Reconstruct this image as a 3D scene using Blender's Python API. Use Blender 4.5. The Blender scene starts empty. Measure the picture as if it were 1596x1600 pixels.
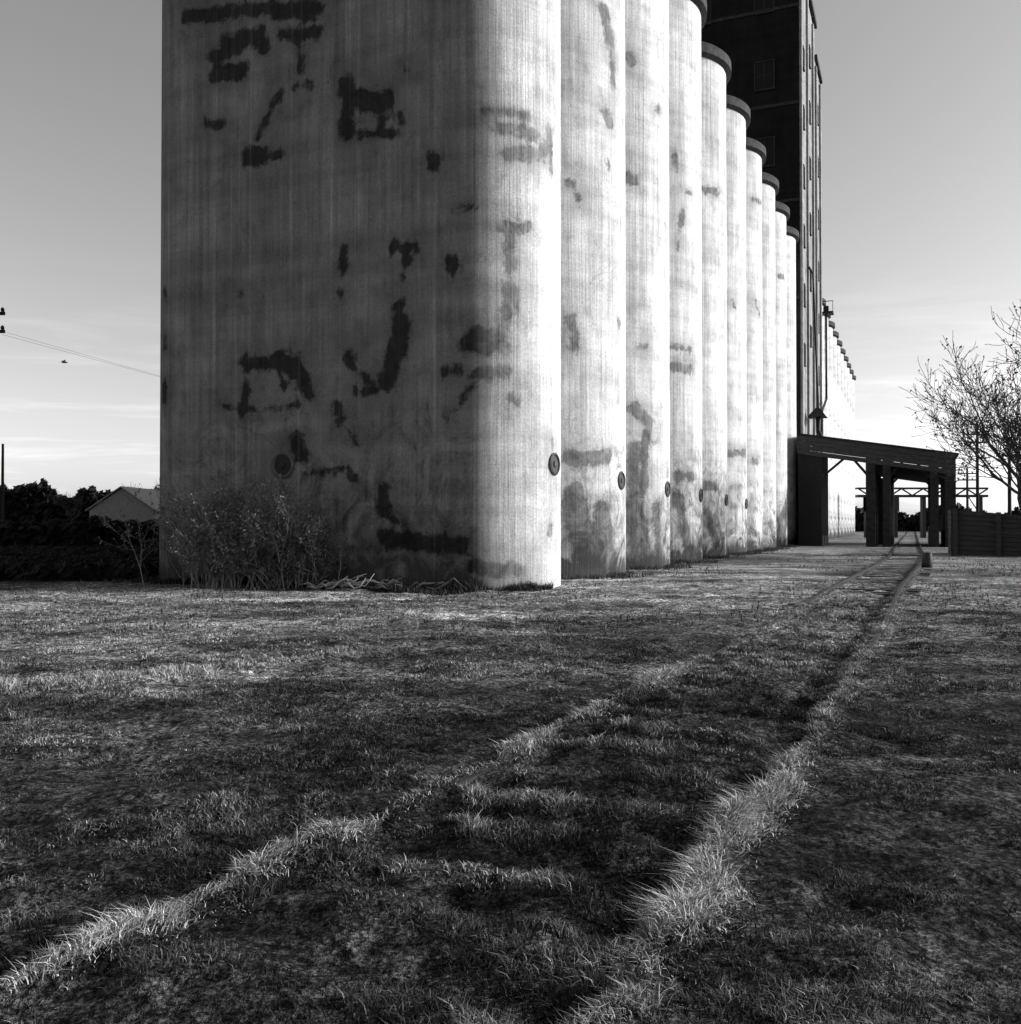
import bpy, math, random
import numpy as np
from mathutils import Vector, Matrix
random.seed(7); rng=np.random.default_rng(7)
S=bpy.context.scene; COL=S.collection
F=1500.0; CX=798.0; CY=800.0; HY=820.0; CH=1.6
TH=math.atan(632/F); ST,CT=math.sin(TH),math.cos(TH)
def P(s,L,h=0.0): return Vector((s*ST-L*CT, s*CT+L*ST, h))
def pxw(x,z,y=None):
    X=(x-CX)/F*z
    return X,z,(CH+(HY-y)/F*z if y is not None else 0)
# ------------------------------------------------ materials
def nt(name):
    m=bpy.data.materials.new(name); m.use_nodes=True
    t=m.node_tree; t.nodes.clear()
    o=t.nodes.new('ShaderNodeOutputMaterial'); return m,t,o
def N(t,k,**kw):
    n=t.nodes.new(k)
    for a,b in kw.items(): setattr(n,a,b)
    return n
def val(t,op,a,b=None,c=None,clamp=False):
    n=t.nodes.new('ShaderNodeMath'); n.operation=op; n.use_clamp=clamp
    for i,v in enumerate((a,b,c)):
        if v is None: continue
        if isinstance(v,(int,float)): n.inputs[i].default_value=v
        else: t.links.new(v,n.inputs[i])
    return n.outputs[0]
def mapr(t,v,a,b,c,d,smooth=False):
    n=t.nodes.new('ShaderNodeMapRange'); n.clamp=True
    if smooth: n.interpolation_type='SMOOTHSTEP'
    t.links.new(v,n.inputs[0])
    for i,k in enumerate((a,b,c,d)): n.inputs[i+1].default_value=k
    return n.outputs[0]
def noise(t,vec,scale,detail=4,rough=.55,dist=0):
    n=t.nodes.new('ShaderNodeTexNoise'); n.inputs['Scale'].default_value=scale
    n.inputs['Detail'].default_value=detail; n.inputs['Roughness'].default_value=rough
    n.inputs['Distortion'].default_value=dist
    if vec is not None: t.links.new(vec,n.inputs['Vector'])
    return n.outputs['Fac']
def mapping(t,vec,sc,loc=(0,0,0)):
    n=t.nodes.new('ShaderNodeMapping'); n.inputs['Scale'].default_value=sc; n.inputs['Location'].default_value=loc
    t.links.new(vec,n.inputs['Vector']); return n.outputs[0]
def mixv(t,f,a,b):
    n=t.nodes.new('ShaderNodeMix'); n.data_type='FLOAT'
    for i,v in ((0,f),(2,a),(3,b)):
        if isinstance(v,(int,float)): n.inputs[i].default_value=v
        else: t.links.new(v,n.inputs[i])
    return n.outputs[0]
def bsdf(t,o,col,rough=.9,bump=None,bd=.02,bs=1.0,spec=.2):
    b=t.nodes.new('ShaderNodeBsdfPrincipled'); b.inputs['Roughness'].default_value=rough
    b.inputs['Specular IOR Level'].default_value=spec
    c=t.nodes.new('ShaderNodeCombineColor')
    for i in range(3):
        if isinstance(col,(int,float)): c.inputs[i].default_value=col
        else: t.links.new(col,c.inputs[i])
    t.links.new(c.outputs[0],b.inputs['Base Color'])
    if bump is not None:
        bn=t.nodes.new('ShaderNodeBump'); bn.inputs['Strength'].default_value=bs; bn.inputs['Distance'].default_value=bd
        t.links.new(bump,bn.inputs['Height']); t.links.new(bn.outputs[0],b.inputs['Normal'])
    t.links.new(b.outputs[0],o.inputs[0]); return b
def simple(name,a,b,scale=3,sc=(1,1,1),rough=.85,bd=.01):
    m,t,o=nt(name)
    tc=N(t,'ShaderNodeTexCoord'); v=mapping(t,tc.outputs['Object'],sc)
    n=noise(t,v,scale,5,.6); f=mapr(t,n,.3,.7,0,1)
    bsdf(t,o,mixv(t,f,a,b),rough,n,bd); return m
def concrete(name,base,patchc,stain=1.0,lo=.72,blend=None,bump=.03,fk=1.0,sdark=.16,shade_crease=False):
    m,t,o=nt(name)
    uv=N(t,'ShaderNodeUVMap',uv_map='UVMap').outputs[0]
    geo=N(t,'ShaderNodeNewGeometry')
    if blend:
        ca=N(t,'ShaderNodeAttribute',attribute_name='sunlit_tone').outputs['Fac']
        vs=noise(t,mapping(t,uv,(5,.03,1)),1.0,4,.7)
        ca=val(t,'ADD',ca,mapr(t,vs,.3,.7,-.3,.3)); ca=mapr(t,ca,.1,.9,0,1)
        base=mixv(t,ca,base,blend[0]); patchc=mixv(t,ca,patchc,blend[1])  # wall and patch colours both go paler on the sunlit side
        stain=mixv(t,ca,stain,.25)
    st=noise(t,mapping(t,uv,(7,.12,1)),1.0,6,.65)
    st2=noise(t,mapping(t,uv,(1.7,.10,1)),1.0,4,.6)
    bl=noise(t,mapping(t,uv,(.5,.35,1)),1.0,5,.6,.6)
    hb=noise(t,mapping(t,uv,(.08,2.2,1)),1.0,3,.5)
    fine=noise(t,uv,13,6,.85)
    gr=noise(t,uv,42,2,.7)
    blk=noise(t,mapping(t,uv,(2.2,1.3,1)),1.0,6,.7)
    f=val(t,'MULTIPLY',mapr(t,st,.3,.62,lo,1.05),mapr(t,st2,.3,.65,.83,1.04))
    f=val(t,'MULTIPLY',f,mapr(t,bl,.3,.65,.66,1.12))
    f=val(t,'MULTIPLY',f,mapr(t,hb,.3,.6,.82,1.04))
    f=val(t,'MULTIPLY',f,mapr(t,fine,.3,.7,1-.30*fk,1+.26*fk))
    f=val(t,'MULTIPLY',f,mapr(t,gr,.3,.7,1-.30*fk,1+.30*fk))
    f=val(t,'MULTIPLY',f,mapr(t,blk,.28,.5,.68,1.0))
    col=val(t,'MULTIPLY',f,base)
    at=N(t,'ShaderNodeAttribute',attribute_name='patch').outputs['Fac']
    pn=noise(t,uv,2.0,6,.68,.5)
    pd=noise(t,mapping(t,uv,(5,.5,1)),1.0,3,.5)
    sd=val(t,'ADD',at,mapr(t,pn,.25,.75,-.18,.19))
    sd=val(t,'ADD',sd,mapr(t,pd,.5,.8,0,-.12))
    pf=mapr(t,sd,-.08,.07,1,0,True)
    ptone=val(t,'MULTIPLY',mapr(t,noise(t,uv,2.2,6,.75,.6),.3,.7,.35,2.1),patchc)
    col=mixv(t,val(t,'MULTIPLY',pf,.90),col,ptone)
    halo=val(t,'MULTIPLY',mapr(t,sd,0,.6,.36,0),mapr(t,st,.4,.6,.2,1))
    col=val(t,'MULTIPLY',col,val(t,'SUBTRACT',1,halo))
    vo=noise(t,mapping(t,uv,(.8,.6,1),(7,3,0)),1.0,5,.75,1.5)
    col=mixv(t,mapr(t,vo,.67,.72,0,.5),col,patchc)
    cr=noise(t,mapping(t,uv,(.35,.25,1),(3,9,0)),1.0,5,.55,.5)
    crf=mapr(t,val(t,'ABSOLUTE',val(t,'SUBTRACT',cr,.56)),0,.0022,.3,0)
    col=val(t,'MULTIPLY',col,val(t,'SUBTRACT',1,crf))
    if shade_crease:
        ja=N(t,'ShaderNodeAttribute',attribute_name='crease_shade').outputs['Fac']
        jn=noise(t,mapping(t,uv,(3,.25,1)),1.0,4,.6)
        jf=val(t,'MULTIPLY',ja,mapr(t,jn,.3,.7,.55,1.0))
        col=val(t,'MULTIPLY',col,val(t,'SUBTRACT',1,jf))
    sx=N(t,'ShaderNodeSeparateXYZ'); t.links.new(geo.outputs['Position'],sx.inputs[0])
    z=sx.outputs[2]
    sn=noise(t,mapping(t,uv,(1.0,.7,1)),1.0,8,.78,1.2)
    hz=val(t,'ADD',mapr(t,z,.5,7.0,.27,.0),mapr(t,z,0,.8,.2,0))
    sf=val(t,'MULTIPLY',mapr(t,val(t,'ADD',sn,hz),.62,.86,0,.95),stain)
    sf=val(t,'MULTIPLY',sf,mapr(t,z,4.5,8.0,1,0))
    col=mixv(t,sf,col,val(t,'MULTIPLY',patchc,sdark))
    h=val(t,'ADD',val(t,'MULTIPLY',st,.9),val(t,'MULTIPLY',fine,.45))
    h=val(t,'ADD',h,val(t,'MULTIPLY',hb,.5))
    bsdf(t,o,col,.92,h,bump,1.0,.1)
    return m
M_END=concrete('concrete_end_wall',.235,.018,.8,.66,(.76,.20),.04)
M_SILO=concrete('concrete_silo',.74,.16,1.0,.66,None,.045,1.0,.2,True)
M_RIM=simple('dark_roof_slab',.015,.05,4)
M_DARK=simple('dark_iron',.01,.025,8,rough=.6)
M_HATCH=simple('hatch_iron',.03,.09,9,rough=.7)
M_HATCHF=simple('hatch_rim_iron',.05,.11,9,rough=.7)
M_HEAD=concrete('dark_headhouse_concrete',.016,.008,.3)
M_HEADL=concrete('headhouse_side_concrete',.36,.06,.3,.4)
M_GLASS=simple('dark_opening',.003,.006,5,rough=.6)
M_WOOD=simple('weathered_planks',.006,.022,3,(1,6,9))
M_WOODL=simple('gray_planks',.012,.05,3,(1,1,10))
M_WOODX=simple('ramp_planks',.012,.05,2,(1,1,12))
M_TIN=simple('corrugated_tin',.14,.26,2,(14,1,1),.5)
M_RUST=simple('rusty_rail_steel',.01,.04,12)
M_TIE=simple('old_tie_wood',.02,.06,6,(1,5,5))
M_BARK=simple('bark',.015,.05,9,(1,1,.3))
M_TWIG=simple('dry_twigs',.07,.24,12)
M_DRYLEAF=simple('dry_leaves',.03,.10,4)
M_BUSHLEAF=simple('bush_leaves',.04,.18,6)
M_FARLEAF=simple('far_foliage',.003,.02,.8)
M_DEBRIS=simple('bleached_wood',.18,.4,7,(1,1,.3))
# ------------------------------------------------ helpers
def mkmesh(name,v,f,mats,smooth=False):
    me=bpy.data.meshes.new(name); me.from_pydata([tuple(a) for a in v],[],f)
    if not isinstance(mats,(list,tuple)): mats=[mats]
    for m in mats: me.materials.append(m)
    me.update()
    if smooth: me.polygons.foreach_set('use_smooth',[True]*len(me.polygons))
    return me
def mkobj(name,me,parent=None,loc=None,rotz=0,label=None,cat=None,group=None,kind=None):
    o=bpy.data.objects.new(name,me); COL.objects.link(o)
    if loc is not None: o.location=loc
    o.rotation_euler=(0,0,rotz)
    if parent: o.parent=parent
    if label: o['label']=label
    if cat: o['category']=cat
    if group: o['group']=group
    if kind: o['kind']=kind
    return o
def fbox(v,f,x0,x1,y0,y1,z0,z1):
    n=len(v)
    v+= [(x0,y0,z0),(x1,y0,z0),(x1,y1,z0),(x0,y1,z0),(x0,y0,z1),(x1,y0,z1),(x1,y1,z1),(x0,y1,z1)]
    f+= [(n,n+3,n+2,n+1),(n+4,n+5,n+6,n+7),(n,n+1,n+5,n+4),(n+1,n+2,n+6,n+5),(n+2,n+3,n+7,n+6),(n+3,n,n+4,n+7)]
def tube(v,f,pts,rads,k=6,cap=True):
    base=len(v); m=len(pts)
    for i,p in enumerate(pts):
        p=Vector(p)
        d=(Vector(pts[min(i+1,m-1)])-Vector(pts[max(i-1,0)]))
        if d.length<1e-6: d=Vector((0,0,1))
        d.normalize()
        a=d.orthogonal().normalized() if abs(d.z)>.95 else d.cross(Vector((0,0,1))).normalized()
        b=d.cross(a)
        for j in range(k):
            w=2*math.pi*j/k
            v.append(tuple(p+(a*math.cos(w)+b*math.sin(w))*rads[i]))
    for i in range(m-1):
        for j in range(k):
            q=base+i*k
            f.append((q+j,q+(j+1)%k,q+k+(j+1)%k,q+k+j))
    if cap:
        f.append(tuple(base+j for j in range(k))[::-1]); f.append(tuple(base+(m-1)*k+j for j in range(k)))
def beam(v,f,p,q,w):
    tube(v,f,[p,q],[w*.7,w*.7],4)
def attr(me,name,arr):
    a=me.attributes.new(name,'FLOAT','POINT'); a.data.foreach_set('value',np.asarray(arr,dtype=np.float32))
TBL=rng.random((256,256))
def vn(x,y,sc,off=0):
    x=np.asarray(x)*sc+off*17.3+500; y=np.asarray(y)*sc+off*9.1+500
    xi=np.floor(x).astype(int); yi=np.floor(y).astype(int); fx=x-xi; fy=y-yi
    fx=fx*fx*(3-2*fx); fy=fy*fy*(3-2*fy)
    g=lambda a,b:TBL[a%256,b%256]
    return (g(xi,yi)*(1-fx)+g(xi+1,yi)*fx)*(1-fy)+(g(xi,yi+1)*(1-fx)+g(xi+1,yi+1)*fx)*fy
def fbm(x,y,sc,o=0,n=4):
    r=0;a=.5;tot=0
    for i in range(n):
        r=r+a*vn(x,y,sc*2**i,o+i*3.7); tot+=a; a*=.5
    return r/tot
# ------------------------------------------------ silos
R=3.0; D=6.04; S0=23.2; LC=11.5; HT=24.0
RE=2.0; LA=10.5; LB=18.85; SF=S0-RE
patch_px=[(290,20,400,8,12),(420,10,492,10,14),(350,66,400,52,15),(332,84,372,66,13),(440,50,490,45,12),(465,60,468,105,4),(405,40,412,75,8),
(335,112,375,105,14),(460,130,485,128,4),(318,190,345,190,5),(636,104,637,105,4),(540,125,542,205,13),(550,152,600,155,15),(570,165,598,168,12),(600,160,592,200,7),(560,208,625,205,5),(625,175,628,190,7),
(434,148,420,170,8),(418,172,402,210,5),(386,240,405,240,15),(410,245,445,235,7),(680,243,680,250,13),(680,250,684,264,6),(537,388,535,415,8),(534,415,531,468,2),
(615,384,650,384,8),(632,392,632,405,11),(631,410,628,440,2),(706,412,708,420,14),(622,478,625,500,10),(625,500,618,560,17),(618,560,602,598,15),(600,606,555,612,5),(545,553,548,565,10),(550,572,590,608,4),
(377,452,377,458,6),(385,568,460,568,13),(440,560,462,580,16),(460,570,482,612,13),(385,602,378,650,6),(352,634,400,640,3),(410,640,468,632,2),(430,572,444,602,6),
(530,635,532,662,9),(534,662,558,692,4),(463,688,470,715,14),(475,742,535,732,4),(548,736,556,744,8),(598,770,598,802,12),(600,805,628,818,4),(600,842,720,852,14),
(738,522,788,520,9),(732,542,788,538,14),(698,580,715,578,8),(740,585,795,578,8),(738,600,722,622,5),(722,622,700,650,1),(705,328,740,322,1.5),
(755,168,825,178,8),(785,198,835,208,11),(798,240,850,236,14),(857,200,863,265,7),(825,215,862,225,7),(785,355,825,352,10),(808,340,812,355,6),(801,360,797,420,10),(793,450,793,482,12),(794,482,795,515,5),
(803,626,804,627,9),(862,690,863,720,5),(862,820,860,832,6),(256,455,257,460,5),(256,530,256,540,6),(257,600,256,625,8),(740,886,812,892,11),
(945,10,955,60,12),(958,70,960,125,9),(948,178,951,183,12),(888,280,908,312,4),(893,500,895,542,10),(968,505,968,520,5),(950,248,952,262,6),(890,715,948,716,13),(898,800,925,865,26),(940,800,955,880,20),(895,770,905,800,18),
(982,274,992,280,11),(1028,165,1029,168,6),(990,636,1015,660,11),(1010,680,1005,770,10),(998,539,1010,540,4),(990,800,1005,870,22),(1025,790,1030,880,10),(985,80,990,95,6),(990,700,995,780,12),
(1055,240,1060,262,5),(1068,330,1064,352,6),(1064,360,1060,390,2),(1052,540,1080,545,5),(1052,573,1080,576,7),(1074,298,1080,300,4),(1058,745,1080,745,9),(1060,780,1075,850,11),
(1098,292,1122,300,6),(1140,708,1165,708,6),(1135,262,1165,268,2.5),(1102,758,1120,762,7),(1105,800,1120,850,8),(1178,310,1192,314,3),(1220,430,1226,432,5),(1176,720,1184,722,5),(1182,470,1188,490,3),(1146,470,1150,480,3)]
CIRC=[(S0,LA,RE)]+[(S0+i*D,LC,R) for i in range(1,10)]+[(S0,LB,RE)]
def ray(x):
    a=TH-math.atan((x-CX)/F); ca,sa=math.cos(a),math.sin(a)
    best=(1e9,None)
    for i,(cs,cl,rr) in enumerate(CIRC):
        b=cs*ca+cl*sa; c=cs*cs+cl*cl-rr*rr; q=b*b-c
        if q>=0:
            t=b-math.sqrt(q)
            if t<best[0]: best=(t,i)
    t=SF/ca; L=t*sa
    if LA<=L<=LB and t<best[0]: best=(t,'w')
    return best,(ca,sa),a
def hit(x,y):
    (t,i),(ca,sa),a=ray(x)
    if i is None: return None
    z=t*math.cos(TH-a); h=CH+(HY-y)/F*z
    s,L=t*ca,t*sa
    if i=='w': return 'front',-(L-LA),h,z
    cs,cl,rr=CIRC[i]; psi=math.atan2(cl-L,cs-s)
    if i==0: return 'front',psi*rr,h,z
    if i==10: return 'front',-(LB-LA)+psi*rr,h,z
    return i,psi*rr,h,z
PT={}
for (x1,y1,x2,y2,r) in patch_px:
    a=hit(x1,y1); b=hit(x2,y2)
    if not a: continue
    if not b or b[0]!=a[0]: b=a
    PT.setdefault(a[0],[]).append((a[1],a[2],b[1],b[2],r*a[3]/F))
def sdf(key,u,h):
    d=np.full(u.shape,2.0)
    for (a,b,c,e,r) in PT.get(key,[]):
        vx,vy=c-a,e-b; l=vx*vx+vy*vy+1e-9
        t=np.clip(((u-a)*vx+(h-b)*vy)/l,0,1)
        d=np.minimum(d,np.hypot(u-a-t*vx,h-b-t*vy)-r)
    return d
def set_uv(me,u,h,uoff):
    uvl=me.uv_layers.new(name='UVMap')
    vi=np.empty(len(me.loops),dtype=np.int32); me.loops.foreach_get('vertex_index',vi)
    uvl.data.foreach_set('uv',np.stack([u[vi]+uoff,h[vi]+uoff*.37],1).astype(np.float32).ravel())
def silo_mesh(name,segs,hs,key,uoff,mat):
    ang=np.linspace(-math.pi,math.pi,segs+1); rows=len(hs)
    A,Hh=np.meshgrid(ang,hs)
    X=R*np.sin(A); Y=-R*np.cos(A)
    v=np.stack([X.ravel(),Y.ravel(),Hh.ravel()],1)
    f=[(i*(segs+1)+j,i*(segs+1)+j+1,(i+1)*(segs+1)+j+1,(i+1)*(segs+1)+j) for i in range(rows-1) for j in range(segs)]
    me=mkmesh(name,v,f,mat,True)
    u=(A*R).ravel(); h=Hh.ravel()
    attr(me,'patch',sdf(key,u,h) if key is not None else np.full(u.shape,2.0))
    # near side darkened in colour to paint shade into the crease between silos
    attr(me,'crease_shade',.55*np.clip(1-np.abs(A.ravel())/math.radians(68),0,1)**.65)
    set_uv(me,u,h,uoff)
    return me
def disc_mesh(name,r,z0,z1,mat,k=72):
    v=[];f=[]
    prof=[(r-.25,z0-.12),(r,z0),(r,z1-.05),(r-.05,z1)]
    for (q,z) in prof:
        for j in range(k): v.append((q*math.cos(2*math.pi*j/k),q*math.sin(2*math.pi*j/k),z))
    for i in range(len(prof)-1):
        for j in range(k): f.append((i*k+j,i*k+(j+1)%k,(i+1)*k+(j+1)%k,(i+1)*k+j))
    f.append(tuple(range(k))[::-1]); f.append(tuple(3*k+j for j in range(k)))
    return mkmesh(name,v,f,mat)
rim_me=disc_mesh('roof_slab',R+.26,HT,HT+.5,M_RIM)
def hatch_mesh(rs,mats):
    v=[];f=[];k=28
    rings=[(.31*rs,.0),(.31*rs,-.05),(.27*rs,-.075),(.23*rs,-.03),(.09,-.035),(.07,-.07),(.0,-.07)]
    for (q,y) in rings:
        for j in range(k): v.append((q*math.cos(2*math.pi*j/k),y,q*math.sin(2*math.pi*j/k)))
    for i in range(len(rings)-1):
        for j in range(k): f.append((i*k+j,i*k+(j+1)%k,(i+1)*k+(j+1)%k,(i+1)*k+j))
    me=mkmesh('access_hatch',v,f,mats)
    for q in range(k*3): me.polygons[q].material_index=1
    return me
hatch_me=hatch_mesh(.95,[M_HATCH,M_HATCH]); hatchf_me=hatch_mesh(1.15,[M_DARK,M_HATCHF])
def place_silo(s,L,me,hpsi=None,hh=3.1,label=''):
    o=mkobj('grain_silo',me,loc=P(s,L),rotz=-TH,label=label,cat='silo',group='row of concrete grain silos')
    mkobj('roof_slab',rim_me,parent=o)
    if hpsi is not None:
        a=math.radians(hpsi)
        mkobj('hatch',hatch_me,parent=o,loc=((R-.02)*math.sin(a),-(R-.02)*math.cos(a),hh),rotz=a)
    return o
hs1=np.linspace(-.2,HT,245); hs=np.linspace(-.2,HT,125)
hp={1:88,2:89,3:89,4:89,5:89}
lab=['','tall white concrete silo with patched blotches above dark foot stains','tall concrete silo with sooty stains running up from its foot','tall concrete silo with small gray patches along its side']
for i in range(1,10):
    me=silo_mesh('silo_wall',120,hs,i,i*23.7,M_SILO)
    place_silo(S0+i*D,LC,me,hp.get(i),3.05-.06*i,lab[i] if i<4 else 'pale concrete silo with dark overhanging roof slab in a row')
far_me=silo_mesh('far_silo_wall',64,np.linspace(-.2,HT,20),None,311,M_SILO)
for i in range(10):
    place_silo(102.3+i*D,LC,far_me,None,0,'pale concrete silo beyond the tall dark headhouse')
step=.085
def arcpts(cs,cl,a0,a1,u0):
    n=int(abs(a1-a0)*RE/step)
    return [(u0+ (a0+(a1-a0)*i/n)*RE, cl-RE*math.sin(a0+(a1-a0)*i/n), cs-RE*math.cos(a0+(a1-a0)*i/n)) for i in range(n+1)]
left=arcpts(S0,LB,-math.pi/2,0,-(LB-LA)); right=arcpts(S0,LA,0,math.pi,0)
nf=int((LB-LA)/step); flat=[(-(LB-LA)+(LB-LA)*i/nf,LB-(LB-LA)*i/nf,SF) for i in range(1,nf)]
u0=left[0][0]
side=[(u0-4.5+i*.5,LB+RE,S0+4.5-i*.5) for i in range(9)]
prof=side+left+flat+right+[(right[-1][0]+1.6,LA,S0+RE+1.6)]
pu=np.array([p[0] for p in prof]); pl=np.array([p[1] for p in prof]); ps=np.array([p[2] for p in prof])
npf=len(prof); U,Hh=np.meshgrid(pu,hs1); Lm=np.tile(pl,(len(hs1),1)); Sm=np.tile(ps,(len(hs1),1))
v=np.stack([-Lm.ravel(),Sm.ravel(),Hh.ravel()],1)
f=[(i*npf+j,i*npf+j+1,(i+1)*npf+j+1,(i+1)*npf+j) for i in range(len(hs1)-1) for j in range(npf-1)]
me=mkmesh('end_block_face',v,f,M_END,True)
u=U.ravel(); h=Hh.ravel()
attr(me,'patch',sdf('front',u,h)); attr(me,'sunlit_tone',np.clip((u-.45)/.55,0,1)); set_uv(me,u,h,0)  # paler ramp paints sunlight into the concrete colour past the shade edge
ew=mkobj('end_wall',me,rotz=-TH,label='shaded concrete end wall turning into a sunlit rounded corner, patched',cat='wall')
v=[];f=[]
out=[(-l,s) for (l,s) in zip(pl,ps)]
cx_=-(LA+LB)/2; cy_=S0+2
ring=[]
for zz,ex in ((HT,.0),(HT,.25),(HT+.5,.25)):
    ring.append(len(v))
    for (a,b) in out:
        d=math.hypot(a-cx_,b-cy_); v.append((a+(a-cx_)/d*ex,b+(b-cy_)/d*ex,zz))
for r_ in range(2):
    for j in range(npf-1): f.append((ring[r_]+j,ring[r_]+j+1,ring[r_+1]+j+1,ring[r_+1]+j))
f.append(tuple(ring[2]+j for j in range(npf)))
mkobj('roof_slab',mkmesh('end_roof_slab',v,f,M_RIM),parent=ew)
_,u_,h_,z_=hit(443,727)
mkobj('hatch',hatchf_me,parent=ew,loc=(-LA+u_,SF-.01,h_))
a=math.radians(86); mkobj('hatch',hatch_me,parent=ew,loc=(-LA+(RE-.02)*math.sin(a),S0-(RE-.02)*math.cos(a),3.15),rotz=a)
# ------------------------------------------------ headhouse
hhE=mkobj('headhouse',None,loc=(0,0,0),rotz=-TH,label='tall dark concrete headhouse tower rising above the silos',cat='tower')
def hbox(name,x0,x1,y0,y1,z0,z1,parent):
    v=[];f=[]; fbox(v,f,x0,x1,y0,y1,z0,z1)
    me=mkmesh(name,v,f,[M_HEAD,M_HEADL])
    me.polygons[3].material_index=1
    uvl=me.uv_layers.new(name='UVMap')
    for p in me.polygons:
        for li in p.loop_indices:
            c=v[me.loops[li].vertex_index]; uvl.data[li].uv=((c[0]+c[1])*1.0,c[2])
    attr(me,'patch',np.full(8,2.0))
    return mkobj(name,me,parent=parent)
hbox('tower_wall',-32,-8.5,80.9,93.0,-.2,48.0,hhE)
hbox('lower_tower_wall',-31,-8.45,93.0,98.6,-.2,45.2,hhE)
v=[];f=[]; fbox(v,f,-32.3,-8.2,80.6,93.3,48.0,48.5); fbox(v,f,-31.2,-8.2,93.31,98.9,45.2,45.6)
mkobj('cornice',mkmesh('cornice',v,f,M_RIM),parent=hhE)
v=[];f=[]
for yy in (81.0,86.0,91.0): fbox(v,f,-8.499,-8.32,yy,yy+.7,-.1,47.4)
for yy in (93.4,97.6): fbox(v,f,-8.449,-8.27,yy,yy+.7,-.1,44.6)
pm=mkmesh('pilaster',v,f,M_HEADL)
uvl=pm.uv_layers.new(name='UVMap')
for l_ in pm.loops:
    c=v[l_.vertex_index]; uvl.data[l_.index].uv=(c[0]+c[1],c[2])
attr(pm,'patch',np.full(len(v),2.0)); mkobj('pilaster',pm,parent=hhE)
v=[];f=[]
for zz in (20,28,36,44): fbox(v,f,-32.02,-8.6,80.82,80.9,zz,zz+.25)
mkobj('string_course',mkmesh('string_course',v,f,M_RIM),parent=hhE)
def win_mesh(w,h):
    v=[];f=[]
    fbox(v,f,-w/2-.08,-w/2,-.1,0,-.08,h+.08); fbox(v,f,w/2,w/2+.08,-.1,0,-.08,h+.08)
    fbox(v,f,-w/2,w/2,-.1,0,h,h+.08); fbox(v,f,-w/2,w/2,-.14,0,-.1,0)
    n=len(f); fbox(v,f,-w/2,w/2,-.04,0,0,h)
    fbox(v,f,-.025,.025,-.06,-.041,0,h); fbox(v,f,-w/2,w/2,-.065,-.041,h*.5-.025,h*.5+.025)
    me=mkmesh('window',v,f,[M_RIM,M_GLASS])
    for q in range(n,n+6): me.polygons[q].material_index=1
    return me
wm=win_mesh(1.5,2.3); wm2=win_mesh(.8,1.7)
for zz in (31.2,37.6,44.0,25,18.5):
    for xx in (-11.3,-16.5,-21.5): mkobj('window',wm,parent=hhE,loc=(xx,80.898,zz))
for k,yy in enumerate((83.6,88.8,95.6)):
    for zz in (15,20,25,30,35,40):
        mkobj('window',wm2,parent=hhE,loc=(-8.498 if yy<93 else -8.448,yy,zz+(k%2)*2.5),rotz=math.pi/2)
v=[];f=[]
tube(v,f,[(-8.0,99.4,22.5),(-8.0,99.4,14),(-7.8,92,12),(-7.7,90.5,8.6)],[.12,.12,.13,.15],8)
fbox(v,f,-8.4,-7.3,98.8,100.0,22.4,22.6); fbox(v,f,-8.25,-7.75,99.1,99.7,22.6,23.2)
for a in (-8.4,-7.35): fbox(v,f,a,a+.05,98.8,98.85,22.6,23.6)
fbox(v,f,-8.4,-7.3,98.78,98.83,23.55,23.62)
mkobj('grain_spout',mkmesh('grain_spout',v,f,M_DARK),parent=hhE)
v=[];f=[]
v+=[(-8.3,84,10.7),(-6.8,84,10.7),(-6.8,86,10.7),(-8.3,86,10.7),(-7.7,84.8,11.5),(-7.4,84.8,11.5),(-7.4,85.2,11.5),(-7.7,85.2,11.5)]
f+=[(0,3,2,1),(4,5,6,7),(0,1,5,4),(1,2,6,5),(2,3,7,6),(3,0,4,7)]
tube(v,f,[(-7.5,85,10.7),(-7.5,84.8,9.5),(-6.9,84,8.3)],[.22,.2,.2],8)
tube(v,f,[(-7.5,85,11.4),(-7.9,85.1,23),(-8.25,85.1,23.6)],[.09,.09,.11],8)
mkobj('hopper',mkmesh('hopper',v,f,M_DARK),parent=hhE)
# ------------------------------------------------ loading shed
sh=mkobj('loading_shed',None,rotz=-TH,label='dark timber rail loading shed with sloping roof over track',cat='shed')
y0,y1=75.5,88.5; xl,xr=-8.2,2.6; zl,zr=8.55,6.75
def zr_(x): return zl+(zr-zl)*(x-xl)/(xr-xl)
def sbox(v,f,x0,x1,y0,y1,b0,b1):
    n=len(v)
    v+= [(x0,y0,zr_(x0)+b0),(x1,y0,zr_(x1)+b0),(x1,y1,zr_(x1)+b0),(x0,y1,zr_(x0)+b0),(x0,y0,zr_(x0)+b1),(x1,y0,zr_(x1)+b1),(x1,y1,zr_(x1)+b1),(x0,y1,zr_(x0)+b1)]
    f+= [(n,n+3,n+2,n+1),(n+4,n+5,n+6,n+7),(n,n+1,n+5,n+4),(n+1,n+2,n+6,n+5),(n+2,n+3,n+7,n+6),(n+3,n,n+4,n+7)]
v=[];f=[]; sbox(v,f,xl,xr+.3,y0-.4,y1+.4,-.12,.0)
mkobj('roof',mkmesh('shed_roof',v,f,M_WOOD),parent=sh)
v=[];f=[]
for k in range(4): sbox(v,f,xl,xr+.1,y0-.3+.02*k,y0-.2+.02*k,-.13-.36*(k+1),-.15-.36*k)
mkobj('fascia',mkmesh('shed_fascia',v,f,M_WOODL),parent=sh)
pv=[];pf=[]; fbox(pv,pf,-.22,.22,-.22,.22,-.1,1)
post_me=mkmesh('post',pv,pf,M_WOOD)
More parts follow.
